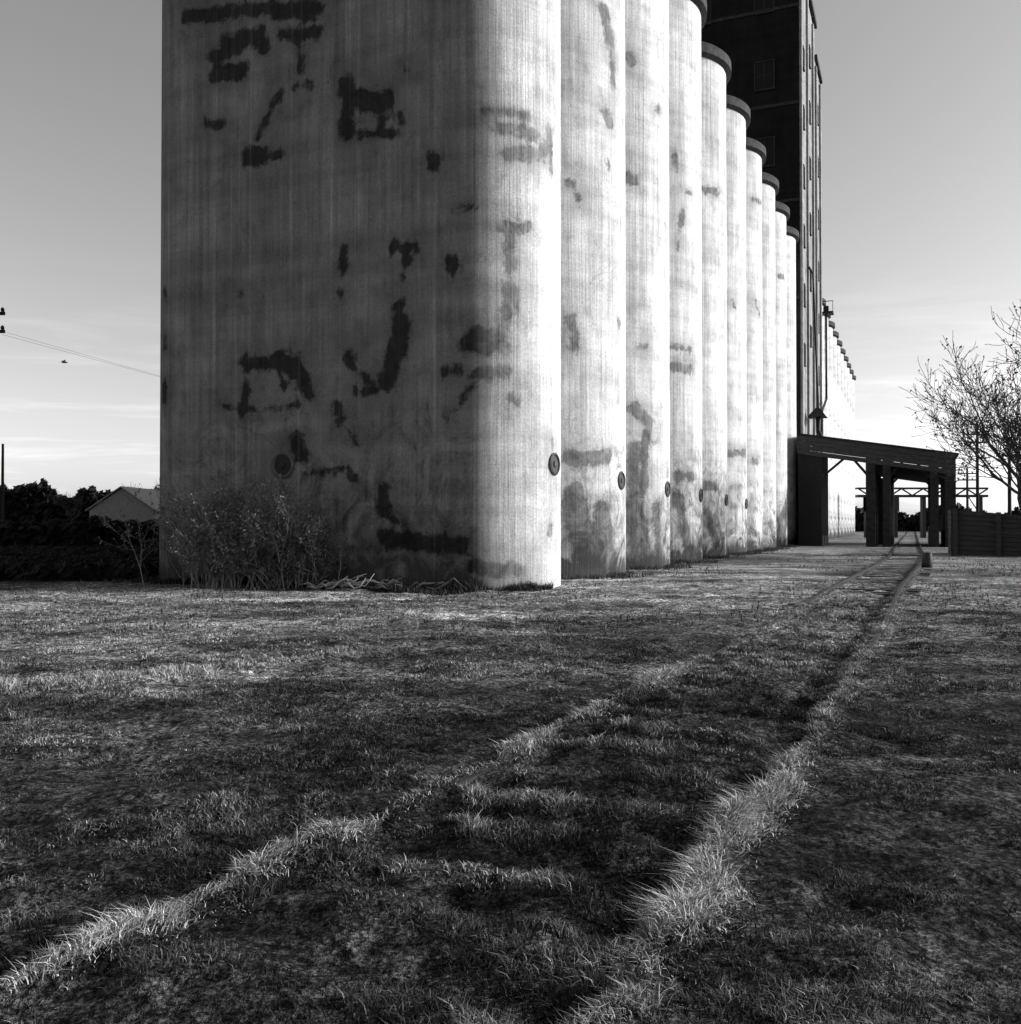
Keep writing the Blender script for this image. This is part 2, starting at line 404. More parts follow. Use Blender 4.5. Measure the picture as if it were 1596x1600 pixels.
for yy in (y0,y0+4.3,y0+8.6,y1):
    for xx,w in ((-3.0,1.5),(-1.9,1.2),(1.3,1.3),(2.35,1.6)):
        o=mkobj('post',post_me,parent=sh,loc=(xx,yy,0)); o.scale=(w,1,zr_(xx)-.5)
v=[];f=[]
fbox(v,f,xl+.05,-6.45,y0-.1,y0+6.0,-.1,zr_(xl)-1.5)
for k in range(7): fbox(v,f,xl+.08+k*.24,xl+.28+k*.24,y0-.14,y0-.1,0,zr_(xl)-1.6)
mkobj('booth_wall',mkmesh('shed_booth',v,f,M_WOOD),parent=sh)
v=[];f=[]
sbox(v,f,-3.0,2.6,y0+2,y1,-1.9,-1.2)
for yy in (y0+.1,y0+4.3,y0+8.6,y1):
    for a,b in ((((-6.3,5.3),(-4.9,6.5)),) if yy<y0+1 else ())+(((-3.0,5.0),(-4.3,6.6)),((1.3,4.8),(.2,6.0)),((-1.9,5.0),(-.8,6.2))):
        beam(v,f,(a[0],yy,a[1]),(b[0],yy,b[1]),.13)
mkobj('brace',mkmesh('shed_braces',v,f,M_WOOD),parent=sh)
v=[];f=[]; fbox(v,f,2.0,2.6,y0+.3,y1-.3,0,2.2); fbox(v,f,1.95,2.65,y0+.3,y1-.3,2.2,2.35)
fbox(v,f,-3.2,-1.7,y0+8,y1-.3,0,5.4); fbox(v,f,1.0,1.6,y0+.5,y1-.3,0,1.5)
mkobj('side_boards',mkmesh('shed_side_boards',v,f,M_WOOD),parent=sh)
# ------------------------------------------------ trestle behind
tr=mkobj('conveyor_trestle',None,label='dark steel trestle crossing behind the loading shed',cat='trestle')
v=[];f=[]
X0=pxw(1342,118)[0]; X1=pxw(1545,118)[0]
fbox(v,f,X0,X1,118,119.2,5.0,5.3); fbox(v,f,X0,X1,118,119.2,6.0,6.2)
for k in range(12):
    a=X0+(X1-X0)*k/12; b=X0+(X1-X0)*(k+1)/12
    beam(v,f,(a,118.1,5.2 if k%2 else 6.05),(b,118.1,6.05 if k%2 else 5.2),.14)
fbox(v,f,X0+1,X0+5,118,119.2,3.2,5.0)
mkobj('deck_truss',mkmesh('trestle_truss',v,f,M_DARK),parent=tr)
for k in range(5):
    v=[];f=[]; a=X0+1.2+(X1-X0-2)*k/4; fbox(v,f,a-.2,a+.2,118.2,119,-.1,5.0)
    mkobj('leg',mkmesh('trestle_leg',v,f,M_DARK),parent=tr)
# ------------------------------------------------ timber ramp
v=[];f=[]
for k in range(9):
    a0,a1=.27*k,.27*k+.25; yy=.015*(k%2); n=len(v); q_=1-.38
    v+=[(0,yy,a0),(9,yy,a0*q_),(9,yy+5,a0*q_),(0,yy+5,a0),(0,yy,a1),(9,yy,a1*q_),(9,yy+5,a1*q_),(0,yy+5,a1)]
    f+=[(n,n+3,n+2,n+1),(n+4,n+5,n+6,n+7),(n,n+1,n+5,n+4),(n+1,n+2,n+6,n+5),(n+2,n+3,n+7,n+6),(n+3,n,n+4,n+7)]
for k in range(5): a=.1+k*2.0; fbox(v,f,a,a+.22,-.2,-.01,0,2.45-.1*a)
x,y,_=pxw(1486,50)
mkobj('timber_ramp',mkmesh('timber_ramp',v,f,M_WOODX),loc=(x,y,0),rotz=-TH,label='low weathered plank ramp with sloping top beside the track',cat='ramp')
v=[];f=[]
tube(v,f,[(0,0,-.1),(0.01,0,.2),(0.03,0,.5),(.03,.01,.56)],[.2,.19,.17,.12],9)
x,y,_=pxw(1448,36); mkobj('wooden_stump',mkmesh('wooden_stump',v,f,M_DARK,True),loc=(x,y,0),label='short dark wooden stump standing beside the rail',cat='stump')
# ------------------------------------------------ terrain
tz=np.array([-40,0,3.1,5.1,7,10,15,22.9,34,46,80,150,420.])
tx=np.array([-21.5,-2.2,-.70,.22,1.15,2.54,4.95,8.45,13.6,19.0,33.2,62.6,176.])
def tracks(y):
    y=np.asarray(y,dtype=float)
    d=.6; return (np.interp(y-d,tz,tx)+np.interp(y,tz,tx)*2+np.interp(y+d,tz,tx))/4
def RGf(y): return np.interp(y,[3,5,7,10,15,23],[.98,.93,.89,.87,.79,.76])
CF=math.cos(math.radians(25)); SFn=math.sin(math.radians(25))
def lat(x,y): return (x-tracks(y))*CF
def along(x,y): return y*CF+x*SFn
def tie_w(x,y):
    a=along(x,y); t=lat(x,y)
    return np.cos(2*math.pi*a/.66+2.4*vn(a,0*a,.9)+1.5*(vn(x,y,2.0,3)-.5))*np.clip((.95-np.abs(t))/.2,0,1)*(.6+.7*vn(x,y,1.1,66))
def strip(x,y):
    return np.exp(-((y-(10.0+.95*(x+3.6)+.5*(vn(x,0*x,1.2,44)-.5)))/.34)**2)*np.clip((-x-1.3)/.8,0,1)*np.clip((x+9.5)/2,0,1)*(.5+.8*vn(x,y,1.7,47))
def wobf(y,sgn): return .12*(vn(y,0*y,1.6,8+sgn)-.5)+.07*(vn(y,0*y,5,18+sgn)-.5)
def brkf(y,sgn):
    b=np.clip((fbm(y,0*y+sgn*9,1.5,33+sgn,3)-.32)*3.2,.12,1)
    if sgn<0: b=b*(1-.7*np.exp(-((y-12.2)/1.3)**2))
    return b
def ground_h(x,y):
    x=np.asarray(x,dtype=float); y=np.asarray(y,dtype=float)
    near=np.clip((38-y)/14,0,1)*np.clip((y+5)/4,0,1)
    t=lat(x,y); RG=RGf(y)
    h=near*((fbm(x,y,.55,1)-.5)*.15+(fbm(x,y,2.6,5,3)-.5)*.11+(vn(x,y,7,15)-.5)*.025)
    rn=np.clip((17-y)/5,0,1)
    for sgn,a in ((-1,.035),(1,.05)):
        h=h+(rn*a+.03*near)*(.3+.7*brkf(y,sgn))*np.exp(-((t-sgn*RG-wobf(y,sgn))/.09)**2)
    h=h-near*.035*np.exp(-((t-RG+.24)/.14)**2)-rn*.02*np.exp(-((t+RG+.22)/.14)**2)
    h=h+near*.034*tie_w(x,y)+near*.05*strip(x,y)
    return h
def geo(a,b,n): return list(np.geomspace(a,b,n))
xs=sorted(set([-q for q in geo(15,1500,26)]+list(np.arange(-14.7,-4,.3))+list(np.arange(-4,9,.06))+list(np.arange(9,24,.2))+geo(24,1500,26)))
ys=sorted(set([-200,-100,-50,-25,-12,-6,-3,-1,0,.7]+list(np.arange(1.2,13,.05))+list(np.arange(13,40,.16))+geo(40,3000,60)))
xs=np.array(xs); ys=np.array(ys)
GX,GY=np.meshgrid(xs,ys); GZ=ground_h(GX,GY)
vv=np.stack([GX.ravel(),GY.ravel(),GZ.ravel()],1)
nx=len(xs); ny=len(ys)
I,J=np.meshgrid(np.arange(ny-1),np.arange(nx-1),indexing='ij'); q=(I*nx+J).ravel()
quads=np.stack([q,q+1,q+nx+1,q+nx],1)
def fastmesh(name,verts,quads,mat,smooth=True):
    me=bpy.data.meshes.new(name)
    me.vertices.add(len(verts)); me.vertices.foreach_set('co',np.asarray(verts,dtype=np.float32).ravel())
    me.loops.add(quads.size); me.loops.foreach_set('vertex_index',quads.astype(np.int32).ravel())
    me.polygons.add(len(quads)); me.polygons.foreach_set('loop_start',np.arange(0,quads.size,4,dtype=np.int32))
    me.materials.append(mat); me.update(calc_edges=True); me.validate()
    me.polygons.foreach_set('use_smooth',[smooth]*len(me.polygons))
    return me
def tone(x,y):
    x=np.asarray(x,dtype=float); y=np.asarray(y,dtype=float)
    t=lat(x,y); RG=RGf(y)
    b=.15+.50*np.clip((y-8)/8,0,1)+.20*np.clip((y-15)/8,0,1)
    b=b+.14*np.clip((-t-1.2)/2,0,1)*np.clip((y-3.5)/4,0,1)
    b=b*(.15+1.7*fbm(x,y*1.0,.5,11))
    b=b*(.35+1.3*vn(x*.35,y*1.2,1.0,21))
    b=b+.4*strip(x,y)*(.5+vn(x,y,1.3,4))
    b=b+.25*np.exp(-((y-14.5)/1.3)**2)*np.exp(-((x+5)/2.6)**2)
    b=np.where(np.abs(t)<RG-.1,b*.9+.05+.06*tie_w(x,y),b)
    rr=np.exp(-((np.abs(t)-RG)/.16)**2)*np.clip((y-11)/7,0,1); b=b+.6*rr*(.4+.9*vn(x,y,2.0,14))
    dk=np.exp(-((t-RG+.26)/.12)**2)*np.clip((y-4)/6,.2,1); b=b*(1-.6*dk)  # soil darkened in a strip to paint the right rail's shadow
    return np.clip(b,0.02,1.3)
m,t,o=nt('gravel_soil')
pos=N(t,'ShaderNodeNewGeometry').outputs['Position']
tn=N(t,'ShaderNodeAttribute',attribute_name='tone').outputs['Fac']
n1=noise(t,pos,1.1,5,.65); n2=noise(t,pos,12,5,.85); n3=noise(t,pos,55,2,.7)
vo=N(t,'ShaderNodeTexVoronoi'); vo.inputs['Scale'].default_value=17; t.links.new(pos,vo.inputs['Vector'])
far=noise(t,mapping(t,pos,(.12,.45,1)),1,5,.65)
mid=noise(t,mapping(t,pos,(3.2,4.2,1)),1,5,.8)
c=val(t,'ADD',val(t,'MULTIPLY',tn,.26),.008)
c=val(t,'MULTIPLY',c,mapr(t,n1,.35,.65,.45,1.4)); c=val(t,'MULTIPLY',c,mapr(t,n2,.40,.60,.12,2.0))
c=val(t,'MULTIPLY',c,mapr(t,mid,.38,.62,.3,1.75))
c=val(t,'MULTIPLY',c,mapr(t,n3,.38,.62,.25,1.8)); c=val(t,'MULTIPLY',c,mapr(t,far,.35,.65,.5,1.35))
hgt=val(t,'ADD',n2,val(t,'MULTIPLY',vo.outputs['Distance'],.8))
bsdf(t,o,c,.97,hgt,.14,1.0,.05)
M_GROUND=m
gm=fastmesh('ground',vv,quads,M_GROUND)
tn_=tone(GX.ravel(),GY.ravel())
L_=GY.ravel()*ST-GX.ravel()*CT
dark=np.clip((L_-17)/5,0,1)*np.clip((GY.ravel()-24)/3,0,1)  # ground colour darkened where the elevator's shadow falls
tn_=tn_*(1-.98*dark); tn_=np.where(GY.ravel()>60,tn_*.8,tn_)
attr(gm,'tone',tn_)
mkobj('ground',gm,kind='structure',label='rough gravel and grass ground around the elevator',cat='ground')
# ------------------------------------------------ grass blades
def blades(x,y,h,w,tint,lean=.6,clumpdir=None,spread=.9):
    n=len(x); z=ground_h(x,y)-.01
    a=rng.random(n)*2*math.pi; b=rng.random(n)*2*math.pi if clumpdir is None else clumpdir+rng.normal(0,spread,n)
    l=lean*(.2+1.1*rng.random(n))*h
    wx,wy=np.cos(a)*w/2,np.sin(a)*w/2; dx,dy=np.cos(b)*l,np.sin(b)*l
    hh=h*(1-.3*rng.random(n)); droop=1-.35*rng.random(n)*(lean>.7)
    V=np.empty((n,6,3))
    V[:,0]=np.stack([x-wx,y-wy,z],1); V[:,1]=np.stack([x+wx,y+wy,z],1)
    V[:,2]=np.stack([x+dx*.35+wx*.8,y+dy*.35+wy*.8,z+hh*.65],1); V[:,3]=np.stack([x+dx*.35-wx*.8,y+dy*.35-wy*.8,z+hh*.65],1)
    V[:,4]=np.stack([x+dx+wx*.1,y+dy+wy*.1,z+hh*droop],1); V[:,5]=np.stack([x+dx-wx*.1,y+dy-wy*.1,z+hh*droop],1)
    b0=np.arange(n)*6
    Q=np.empty((n,2,4),dtype=np.int64); Q[:,0]=np.stack([b0,b0+1,b0+2,b0+3],1); Q[:,1]=np.stack([b0+3,b0+2,b0+4,b0+5],1)
    return V.reshape(-1,3),Q.reshape(-1,4),np.repeat(tint,6)
m,t,o=nt('grass_blades')
tn=N(t,'ShaderNodeAttribute',attribute_name='tint').outputs['Fac']
cc=N(t,'ShaderNodeCombineColor')
for i in range(3): t.links.new(tn,cc.inputs[i])
df=N(t,'ShaderNodeBsdfDiffuse'); t.links.new(cc.outputs[0],df.inputs[0]); t.links.new(df.outputs[0],o.inputs[0])
M_GRASS=m
def outside_bld(x,y):
    L=y*ST-x*CT; s=x*ST+y*CT
    return ~((s>SF-.1)&(L>8.6))
n=720000
y=2.3+rng.random(n)**1.2*19; x=(rng.random(n)*1.22-.61)*(y+.8)
dn=fbm(x,y,1.6,31,4); lg=fbm(x,y,.45,41,3); t_=lat(x,y); cl6=fbm(x,y,6.5,71,2); tw=tie_w(x,y); sp_=strip(x,y)
far_=np.clip((y-9)/9,0,1); ins=(np.abs(t_)<RGf(y)-.08)
p=np.clip((dn-.40)*6,0.10,1)*np.clip((cl6-.28)*3.0,.06,1)*np.clip(1-.85*far_*(lg<.56),0,1)
p=np.where(ins,np.maximum(p,.35*(cl6>.35)),p)
p=np.maximum(p*(1+.5*tw),1.0*np.clip(sp_,0,1)*(cl6>.34))
keep=(rng.random(n)<p)&outside_bld(x,y)
x,y,dn,lg,t_,cl6,tw,sp_,ins=[q_[keep] for q_ in (x,y,dn,lg,t_,cl6,tw,sp_,ins)]; n=len(x)
h=(.012+.038*np.clip((dn-.38)*3,0,1)+.024*rng.random(n))*(.8+.2*ins)*(1+.4*tw)*(1+1.3*sp_)
w=.0024+.0007*y
tt=tone(x,y)
ridge=np.exp(-((np.abs(t_)-RGf(y))/.28)**2)
tint=(.018+.17*tt+.020*ins)*(.3+1.4*rng.random(n))*(.10+2.5*np.clip((cl6-.33)*2,0,1))*(.3+1.6*np.clip((fbm(x,y,1.1,51,3)-.3)*2,0,1))*(1+.75*tw)*(1-.3*ridge*(y<14))+.34*sp_*rng.random(n)**1.2
tint=np.where(rng.random(n)<.08,tint*2.5,tint); tint=np.clip(tint,.004,.45)
V1,Q1,T1=blades(x,y,h,w,tint,.9)
gme=fastmesh('grass',V1,Q1,M_GRASS,False); attr(gme,'tint',T1)
mkobj('grass',gme,kind='stuff',label='short patchy dry grass over dark soil',cat='grass')
def tufts(sgn,n,y0,y1,seed):
    y=y0+rng.random(n)**1.5*(y1-y0)
    cl=brkf(y,sgn); cs=vn(y,0*y,6.0,seed+5); c2=vn(y,0*y,14.0,seed+9)
    dens=np.clip(cl,.15,1)*np.clip(.15+1.1*cs,0,1)*np.clip(.3+c2,0,1)
    ok=rng.random(n)<dens*np.clip((y1-y)/12,.06,1)
    y=y[ok]; cl=cl[ok]; cs=cs[ok]; n=len(y)
    cx=tracks(y)+(sgn*RGf(y)+wobf(y,sgn))/CF
    sg=.022+.036*cl*(.3+cs)+(.02 if sgn>0 else .006)
    off=rng.normal(0,1,n)*sg+np.where(rng.random(n)<.22,rng.normal(0,.13,n),0); x=cx+off/CF
    fy=np.clip((y-10)/8,0,1)
    h=(.028+.13*cl*(.1+.9*cs)*(.1+.9*rng.random(n)**1.6))*np.exp(-(off/.17)**2)*(1-.35*fy)+.012
    tint=np.clip((.08+.64*rng.random(n)**1.6)*(.6+.5*cl),.03,.65)
    cd=vn(x*4+y,y*3,2.5,seed+2)*11
    return blades(x,y,h,.0021+.0006*y,tint,1.35,cd,1.1)
A1=tufts(-1,150000,2.0,38,61); A2=tufts(1,170000,2.0,38,77)
off=len(A1[0])
gme=fastmesh('rail_grass',np.concatenate([A1[0],A2[0]]),np.concatenate([A1[1],A2[1]+off]),M_GRASS,False); attr(gme,'tint',np.concatenate([A1[2],A2[2]]))
mkobj('dry_grass',gme,kind='stuff',label='pale dry grass tufts growing along both buried rails',cat='grass')
# weeds
n=30000
L=8.4+rng.random(n)*12; s=SF-.1-rng.random(n)**2*1.0+np.clip(10.2-L,0,2)*.9
x=s*ST-L*CT; y=s*CT+L*ST
cl=fbm(x*1.0,y,1.3,91,3); ok=rng.random(n)<np.clip((cl-.4)*5,0,1); x,y,cl=x[ok],y[ok],cl[ok]
V3,Q3,T3=blades(x,y,.08+.5*(cl-.35)*rng.random(len(x))*1.3,np.full(len(x),.012),np.clip(.01+.12*rng.random(len(x))**3,0,.3),.6)
n=16000
s=SF+4+rng.random(n)*50; cyc=((s-S0)/D)%1; L=LC-np.sqrt(np.clip(9-((cyc+.5)%1-.5)**2*36.5,0,9))-rng.random(n)**2*.9
x=s*ST-L*CT; y=s*CT+L*ST
cl=fbm(x,y,1.3,93,3); ok=rng.random(n)<np.clip((cl-.4)*5,0,1); x,y,cl=x[ok],y[ok],cl[ok]
V4,Q4,T4=blades(x,y,.05+.3*rng.random(len(x))*cl,np.full(len(x),.02),np.clip(.02+.10*rng.random(len(x)),0,.3),.6)
n=26000
x=rng.random(n)*34-12; y=14+rng.random(n)*45; cl=fbm(x,y*.6,.5,95,3); ok=(cl>.52)&outside_bld(x,y)&(np.abs(lat(x,y))>1.0); x,y=x[ok],y[ok]
V5,Q5,T5=blades(x,y,.04+.11*rng.random(len(x)),np.full(len(x),.022),np.clip(.01+.16*rng.random(len(x)),0,.3),.8)
gme=fastmesh('weeds',np.concatenate([V3,V4,V5]),np.concatenate([Q3,Q4+len(V3),Q5+len(V3)+len(V4)]),M_GRASS,False); attr(gme,'tint',np.concatenate([T3,T4,T5]))
mkobj('weeds',gme,kind='stuff',label='dark weeds along the foot of the silos',cat='weeds')
# ------------------------------------------------ railway track
trk=mkobj('railway_track',None,label='old curved railway track half buried in grass',cat='railway track')
prf=[(-.07,0),(.07,0),(.07,.015),(.012,.03),(.012,.11),(.036,.12),(.036,.15),(-.036,.15),(-.036,.12),(-.012,.11),(-.012,.03),(-.07,.015)]
for sgn in (-1,1):
    yy=np.concatenate([np.arange(1.0,40,.5),np.arange(40,240,4)])
    xc=tracks(yy)+sgn*RGf(yy)/CF; v=[];f=[]
    base=np.interp(yy,[1,12,18,26,260],[-.17,-.14,-.07,-.03,-.02])
    k=len(prf)
    for i in range(len(yy)):
        dx=(tracks(yy[i]+.3)-tracks(yy[i]-.3))/.6; l=math.hypot(dx,1); nxv,nyv=1/l,-dx/l
        for a,b in prf: v.append((xc[i]+a*nxv,yy[i]+a*nyv,base[i]+b))
    for i in range(len(yy)-1):
        for j in range(k): f.append((i*k+j,i*k+(j+1)%k,(i+1)*k+(j+1)%k,(i+1)*k+j))
    mkobj('rail',mkmesh('rail',v,f,M_RUST),parent=trk)
v=[];f=[]; fbox(v,f,-1.2,1.2,-.11,.11,-.12,.025)
tie_me=mkmesh('tie',v,f,M_TIE)
for i in range(60):
    yy=18+i*.62*CF; xc=float(tracks(yy)); dx=float(tracks(yy+.5)-tracks(yy-.5))
    mkobj('tie',tie_me,parent=trk,loc=(xc,yy,random.uniform(-.06,.0)),rotz=-math.atan(dx)+random.uniform(-.05,.05))
# ------------------------------------------------ trees
def leafquad(v,f,p,s):
    a=Vector((random.gauss(0,1),random.gauss(0,1),random.gauss(0,1))).normalized(); b=a.orthogonal().normalized()
    c=a.cross(b); n=len(v); p=Vector(p)
    v+= [tuple(p-b*s*.5),tuple(p+c*s*.3),tuple(p+b*s*.6),tuple(p-c*s*.3)]; f.append((n,n+1,n+2,n+3))
def grow(V,Fc,LV,LF,p,d,length,rad,depth,leafs,up=.12,spread=.75,k=6,ratio=.68,minr=.0,ls=1.0):
    segs=4; pts=[Vector(p)]; rads=[rad]; dd=Vector(d).normalized()
    for i in range(segs):
        dd=(dd+Vector((random.gauss(0,.15),random.gauss(0,.15),random.gauss(0,.12)+up*.5))).normalized()
        pts.append(pts[-1]+dd*length/segs); rads.append(max(minr,rad*(1-.42*(i+1)/segs) if depth>0 else rad*(1-.8*(i+1)/segs)))
    tube(V,Fc,pts,rads,k if depth>2 else (4 if depth>0 else 3),False)
    if depth==0:
        for q in range(leafs if leafs>=1 else (1 if random.random()<leafs else 0)):
            leafquad(LV,LF,pts[random.randint(1,segs)]+Vector((random.gauss(0,.05),random.gauss(0,.05),random.gauss(0,.05))),random.uniform(.07,.17)*ls)
        return
    nch=random.choice((3,4,4)) if depth>1 else random.choice((3,4,5))
    for c in range(nch):
        i=segs if c==0 else random.randint(1,segs)
        ax=Vector((random.gauss(0,1),random.gauss(0,1),random.gauss(0,1))).cross(dd).normalized()
        an=random.uniform(.15,.3) if c==0 else random.uniform(.5,1.0)*spread
        nd=(Matrix.Rotation(an,3,ax)@dd)
        grow(V,Fc,LV,LF,pts[i],nd,length*random.uniform(ratio-.1,ratio+.12),rads[i]*(.85 if c==0 else .62),depth-1,leafs,up,spread,k,ratio,minr,ls)
def tree(name,loc,height,rad,depth,leafs,seed,label,cat='tree',stems=1,spread=.75,up=.12,leafmat=M_DRYLEAF,lean=0,first=.3,ratio=.68,minr=0,ls=1.0,dirs=None,sp0=.5,pos=.02):
    random.seed(seed); V=[];Fc=[];LV=[];LF=[]
    for s in range(stems):
        d=dirs[s] if dirs else (Vector((random.gauss(0,.04)+lean,random.gauss(0,.04),1)) if stems==1 else Vector((random.gauss(0,sp0),random.gauss(0,.2),1)))
        grow(V,Fc,LV,LF,(random.gauss(0,pos*stems) if not dirs else 0,random.gauss(0,.3*pos*stems) if not dirs else 0,-.1),d,height*first,rad,depth,leafs,up,spread,6,ratio,minr,ls)
    e=mkobj(name,None,loc=loc,label=label,cat=cat)
    mkobj('trunk' if cat=='tree' else 'stem',mkmesh(name+'_wood',V,Fc,M_BARK if cat=='tree' else M_TWIG,True),parent=e)
    if LV: mkobj('crown' if cat=='tree' else 'foliage',mkmesh(name+'_leaves',LV,LF,leafmat),parent=e)
    return e
x,y,_=pxw(1618,45); tree('bare_tree',(x,y,0),13.6,.19,5,1,14,'nearly bare tree with a few leaves still hanging',stems=4,dirs=[Vector((-.22,0,1)),Vector((-.04,.15,1)),Vector((.25,-.1,1)),Vector((-.34,-.2,1))],spread=.9,up=.15,first=.30,ratio=.69,minr=.012,ls=1.2)
BL=dict(leafmat=M_BUSHLEAF)
x,y,_=pxw(372,24.1); tree('dry_bush',(x,y,0),3.5,.017,3,5,12,'twiggy half bare bush growing against the end wall',cat='bush',stems=52,sp0=.20,spread=.8,up=.16,first=.36,ratio=.62,minr=.0035,ls=.5,pos=.013,**BL)
x,y,_=pxw(330,23.9); tree('dry_bush',(x,y,0),2.3,.015,3,3,27,'small twiggy bush growing against the end wall',cat='bush',stems=20,sp0=.12,spread=.7,up=.16,first=.36,ratio=.6,minr=.0035,ls=.5,pos=.010,**BL)
x,y,_=pxw(445,24.1); tree('dry_bush',(x,y,0),2.2,.016,3,5,22,'low dark bush at the foot of the end wall',cat='bush',stems=26,sp0=.22,spread=.8,up=.1,first=.36,ratio=.6,minr=.003,ls=.55,pos=.014)
def mass(name,xa,xb,z,ya,yb,n,label,seed,size=.5,base=830,dz=5):
    r=np.random.default_rng(seed); v=[];f=[]; random.seed(seed)
    for i in range(n):
        px=r.uniform(xa,xb); top=ya+(yb-ya)*(.9*float(vn(px*.03,seed,1.0,seed))+.4*float(vn(px*.13,seed,1.0,seed+1))+.35*float(vn(px*.6,seed,1.0,seed+2))-.2)
        yy=top+(base-top)*r.random()**1.3
        zz=z+r.uniform(-dz,dz); X,Y,Z=pxw(px,zz,yy)
        leafquad(v,f,(X,Y,max(Z,.1)),size*r.uniform(.5,1.6))
    return mkobj(name,mkmesh(name,v,f,M_FARLEAF),kind='stuff',label=label,cat='trees')
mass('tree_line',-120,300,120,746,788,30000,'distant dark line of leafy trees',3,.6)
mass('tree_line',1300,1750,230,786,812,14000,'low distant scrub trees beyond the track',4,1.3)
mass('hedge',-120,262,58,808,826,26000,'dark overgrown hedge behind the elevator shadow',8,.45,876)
# low dark leaves added to blacken the ground in the elevator's shadow
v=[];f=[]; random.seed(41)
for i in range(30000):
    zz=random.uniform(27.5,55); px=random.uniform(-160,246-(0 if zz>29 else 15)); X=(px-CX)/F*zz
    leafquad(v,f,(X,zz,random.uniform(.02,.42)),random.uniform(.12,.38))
mkobj('shadow_fill_leaves',mkmesh('shadow_fill_leaves',v,f,M_FARLEAF),kind='stuff',label='low dark leaf mass added to deepen the shadow of the elevator',cat='shadow_fill_leaves')
x,y,_=pxw(222,95); tree('bare_tree',(x,y,0),7.6,.12,4,0,31,'small bare tree beyond the metal shed',spread=.8,minr=.014)
x,y,_=pxw(120,95); tree('bare_tree',(x,y,0),6.8,.12,4,1,37,'small bare tree in the dark tree line',spread=.8,minr=.014)
def gable():
    xa,_,_=pxw(140,72); z0=72
    e=mkobj('metal_shed',None,label='low pale metal shed with a gabled roof',cat='shed')
    v=[];f=[]; xr_=pxw(190,72)[0]; top=pxw(0,72,763)[2]; ev=pxw(0,72,797)[2]
    v+=[(xa,z0,0),(xr_*2-xa,z0,0),(xr_*2-xa,z0,ev),(xr_,z0,top),(xa,z0,ev)]; f.append((0,1,2,3,4))
    v+=[(a[0],z0+12,a[2]) for a in v[:5]]; f+=[(9,8,7,6,5),(0,5,6,1),(1,6,7,2),(0,4,9,5)]
    mkobj('wall',mkmesh('shed_wall',v,f,M_TIN),parent=e)
    v=[];f=[]
    for sx in (-1,1):
        ex=xr_+sx*(xr_-xa+.25); n=len(v)
        v+=[(ex,z0-.2,ev-.1),(xr_,z0-.2,top+.06),(xr_,z0+12.2,top+.06),(ex,z0+12.2,ev-.1),(ex,z0-.2,ev),(xr_,z0-.2,top+.16),(xr_,z0+12.2,top+.16),(ex,z0+12.2,ev)]
        f+= [(n,n+3,n+2,n+1),(n+4,n+5,n+6,n+7),(n,n+1,n+5,n+4),(n+1,n+2,n+6,n+5),(n+2,n+3,n+7,n+6),(n+3,n,n+4,n+7)]
    mkobj('roof',mkmesh('metal_roof',v,f,M_TIN),parent=e)
gable()
def pole(x,y,h,arms,label,halfs=1.2,rz=0,brace=False):
    e=mkobj('utility_pole',None,loc=(x,y,0),rotz=rz,label=label,cat='utility pole',group='wooden utility poles')
    v=[];f=[]; tube(v,f,[(0,0,-.3),(0,0,h*.5),(0,0,h)],[.16,.14,.11],8)
    if brace: tube(v,f,[(0,0,h*.62),(3.2,0,0)],[.06,.06],6)
    mkobj('mast',mkmesh('pole_mast',v,f,M_WOOD),parent=e)
    for a in arms:
        v=[];f=[]; fbox(v,f,-halfs,halfs,-.17,-.11,a-.07,a+.07)
        mkobj('crossarm',mkmesh('crossarm',v,f,M_WOOD),parent=e)
        for xx in (-halfs+.1,-halfs*.45,halfs*.45,halfs-.1):
            v=[];f=[]; tube(v,f,[(xx,-.14,a+.05),(xx,-.14,a+.12),(xx,-.14,a+.2),(xx,-.14,a+.25)],[.03,.08,.07,.03],8)
            mkobj('insulator',mkmesh('insulator',v,f,M_DARK),parent=e)
pole(-22.35,40,11.0,(9.65,10.4),'tall wooden utility pole with two crossarms',1.3)
pole(-8,92,10.2,(9.4,),'wooden utility pole behind the silos')
x,y,_=pxw(4,90); pole(x,y,9.2,(),'plain wooden pole in front of the trees')
x,y,_=pxw(1528,85); pole(x,y,10.6,(9.6,8.9),'dark utility pole with two crossarms near the tree',1.0)
x,y,_=pxw(1512,105); pole(x,y,7.8,(7.2,6.5),'short dark pole with crossarms and brace',1.1,0,True)
x,y,_=pxw(1578,75); pole(x,y,8,(7,),'dark utility pole behind the bare tree',1.1)
for (dx,h0,h1) in ((1.1,9.55,9.45),(-1.0,10.3,9.6)):
    v=[];f=[]; pts=[]
    for i in range(25):
        q=i/24; pts.append((-22.35+dx+(14.35)*q,40+52*q,h0+(h1-h0)*q-1.0*4*q*(1-q)*.25))
    tube(v,f,pts,[.005]*25,4)
    mkobj('power_line',mkmesh('power_line',v,f,M_WOODL),label='thin overhead power line strung between poles',cat='power line',group='overhead power lines')
v=[];f=[]
tube(v,f,[(-.22,0,0),(-.12,0,.01),(0,0,.02),(.12,0,.02),(.2,0,.05),(.27,0,.05)],[.01,.05,.075,.06,.045,.01],8)
n=len(v); v+=[(-.05,.0,.04),(.09,.0,.04),(.02,.22,.2),(-.1,.30,.14),(-.05,-.0,.05),(.09,-.0,.05),(.02,-.22,.2),(-.1,-.30,.14),(-.2,.0,.0),(-.36,.06,0),(-.36,-.06,0)]
f+=[(n,n+1,n+2,n+3),(n+4,n+7,n+6,n+5),(n+8,n+9,n+10)]
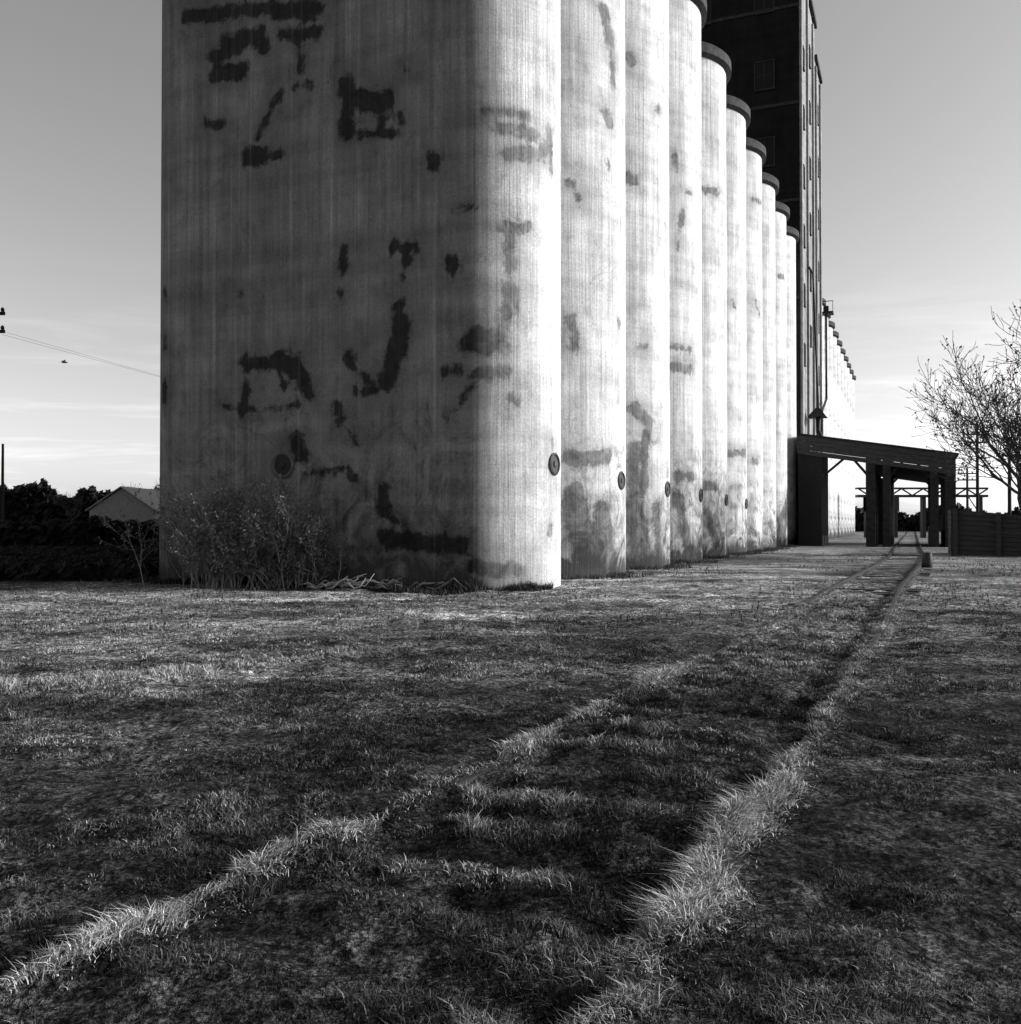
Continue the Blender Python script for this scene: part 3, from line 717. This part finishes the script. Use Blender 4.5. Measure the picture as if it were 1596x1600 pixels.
x,y,z=pxw(99,70,566); mkobj('bird',mkmesh('bird',v,f,M_DARK),loc=(x,y,z),rotz=.8,label='small dark bird flying beside the power line',cat='bird')
# ------------------------------------------------ debris
random.seed(3)
for i in range(34):
    px=random.choice((random.uniform(495,610),random.uniform(495,610),random.uniform(640,810)))
    zz=23.6+random.uniform(-.5,.4); x,y,_=pxw(px,zz)
    v=[];f=[]; a=random.uniform(-.7,.7); l=random.uniform(.3,1.1); pts=[]
    for q in range(5): pts.append((math.cos(a)*l*(q/4-.5),math.sin(a)*l*(q/4-.5)*.6,.06+.06*math.sin(q*1.7+i)+q*.07*random.uniform(0,1)))
    tube(v,f,pts,[.02,.03,.025,.016,.008],6)
    mkobj('dead_branch',mkmesh('dead_branch',v,f,M_DEBRIS if (px<620 and i%2) else M_TWIG,True),loc=(x,y,float(ground_h(x,y))),label='bleached broken branch lying at the wall foot',cat='branch',group='dead branches at the wall foot')
# ------------------------------------------------ light
SAZ=math.radians(87); SEL=math.radians(22)
sd_=Vector((math.sin(SAZ)*math.cos(SEL),math.cos(SAZ)*math.cos(SEL),math.sin(SEL)))
l=bpy.data.lights.new('sun','SUN'); l.energy=4.9; l.angle=math.radians(.5); l.color=(1,1,1)
lo=bpy.data.objects.new('sun',l); COL.objects.link(lo); lo.rotation_euler=(-sd_).to_track_quat('-Z','Y').to_euler()
w=bpy.data.worlds.new('World'); S.world=w; w.use_nodes=True; t=w.node_tree; t.nodes.clear()
out=N(t,'ShaderNodeOutputWorld'); bg=N(t,'ShaderNodeBackground'); sky=N(t,'ShaderNodeTexSky')
sky.sky_type='NISHITA'; sky.sun_disc=False; sky.sun_elevation=SEL; sky.sun_rotation=SAZ; sky.air_density=1.0; sky.dust_density=1.6
sp=N(t,'ShaderNodeSeparateColor'); t.links.new(sky.outputs[0],sp.inputs[0])
g=val(t,'ADD',val(t,'MULTIPLY',sp.outputs[0],.8),val(t,'MULTIPLY',sp.outputs[1],.2))
g=val(t,'MULTIPLY',val(t,'POWER',val(t,'MULTIPLY',g,.12),.97),2.05/.12)
tc=N(t,'ShaderNodeTexCoord')
cl=noise(t,mapping(t,tc.outputs['Generated'],(3.0,3.0,34)),1.0,7,.62,.5)
sx=N(t,'ShaderNodeSeparateXYZ'); t.links.new(tc.outputs['Generated'],sx.inputs[0])
cf=val(t,'MULTIPLY',mapr(t,cl,.48,.70,0,.42),mapr(t,sx.outputs[2],.05,.26,1,0))
g=val(t,'MULTIPLY',g,val(t,'ADD',.94,cf))
cc=N(t,'ShaderNodeCombineColor')
for i in range(3): t.links.new(g,cc.inputs[i])
t.links.new(cc.outputs[0],bg.inputs[0]); bg.inputs[1].default_value=.12; t.links.new(bg.outputs[0],out.inputs[0])
# ------------------------------------------------ camera
c=bpy.data.cameras.new('camera'); c.sensor_width=36; c.sensor_fit='AUTO'; c.lens=F/1600*36; c.clip_end=5000; c.clip_start=.05
co=bpy.data.objects.new('camera',c); COL.objects.link(co); co.location=(0,0,CH)
co.rotation_euler=(math.radians(90)+math.atan(20/F),0,0); S.camera=co
S.view_settings.view_transform='Standard'; S.view_settings.look='None'; S.view_settings.exposure=0
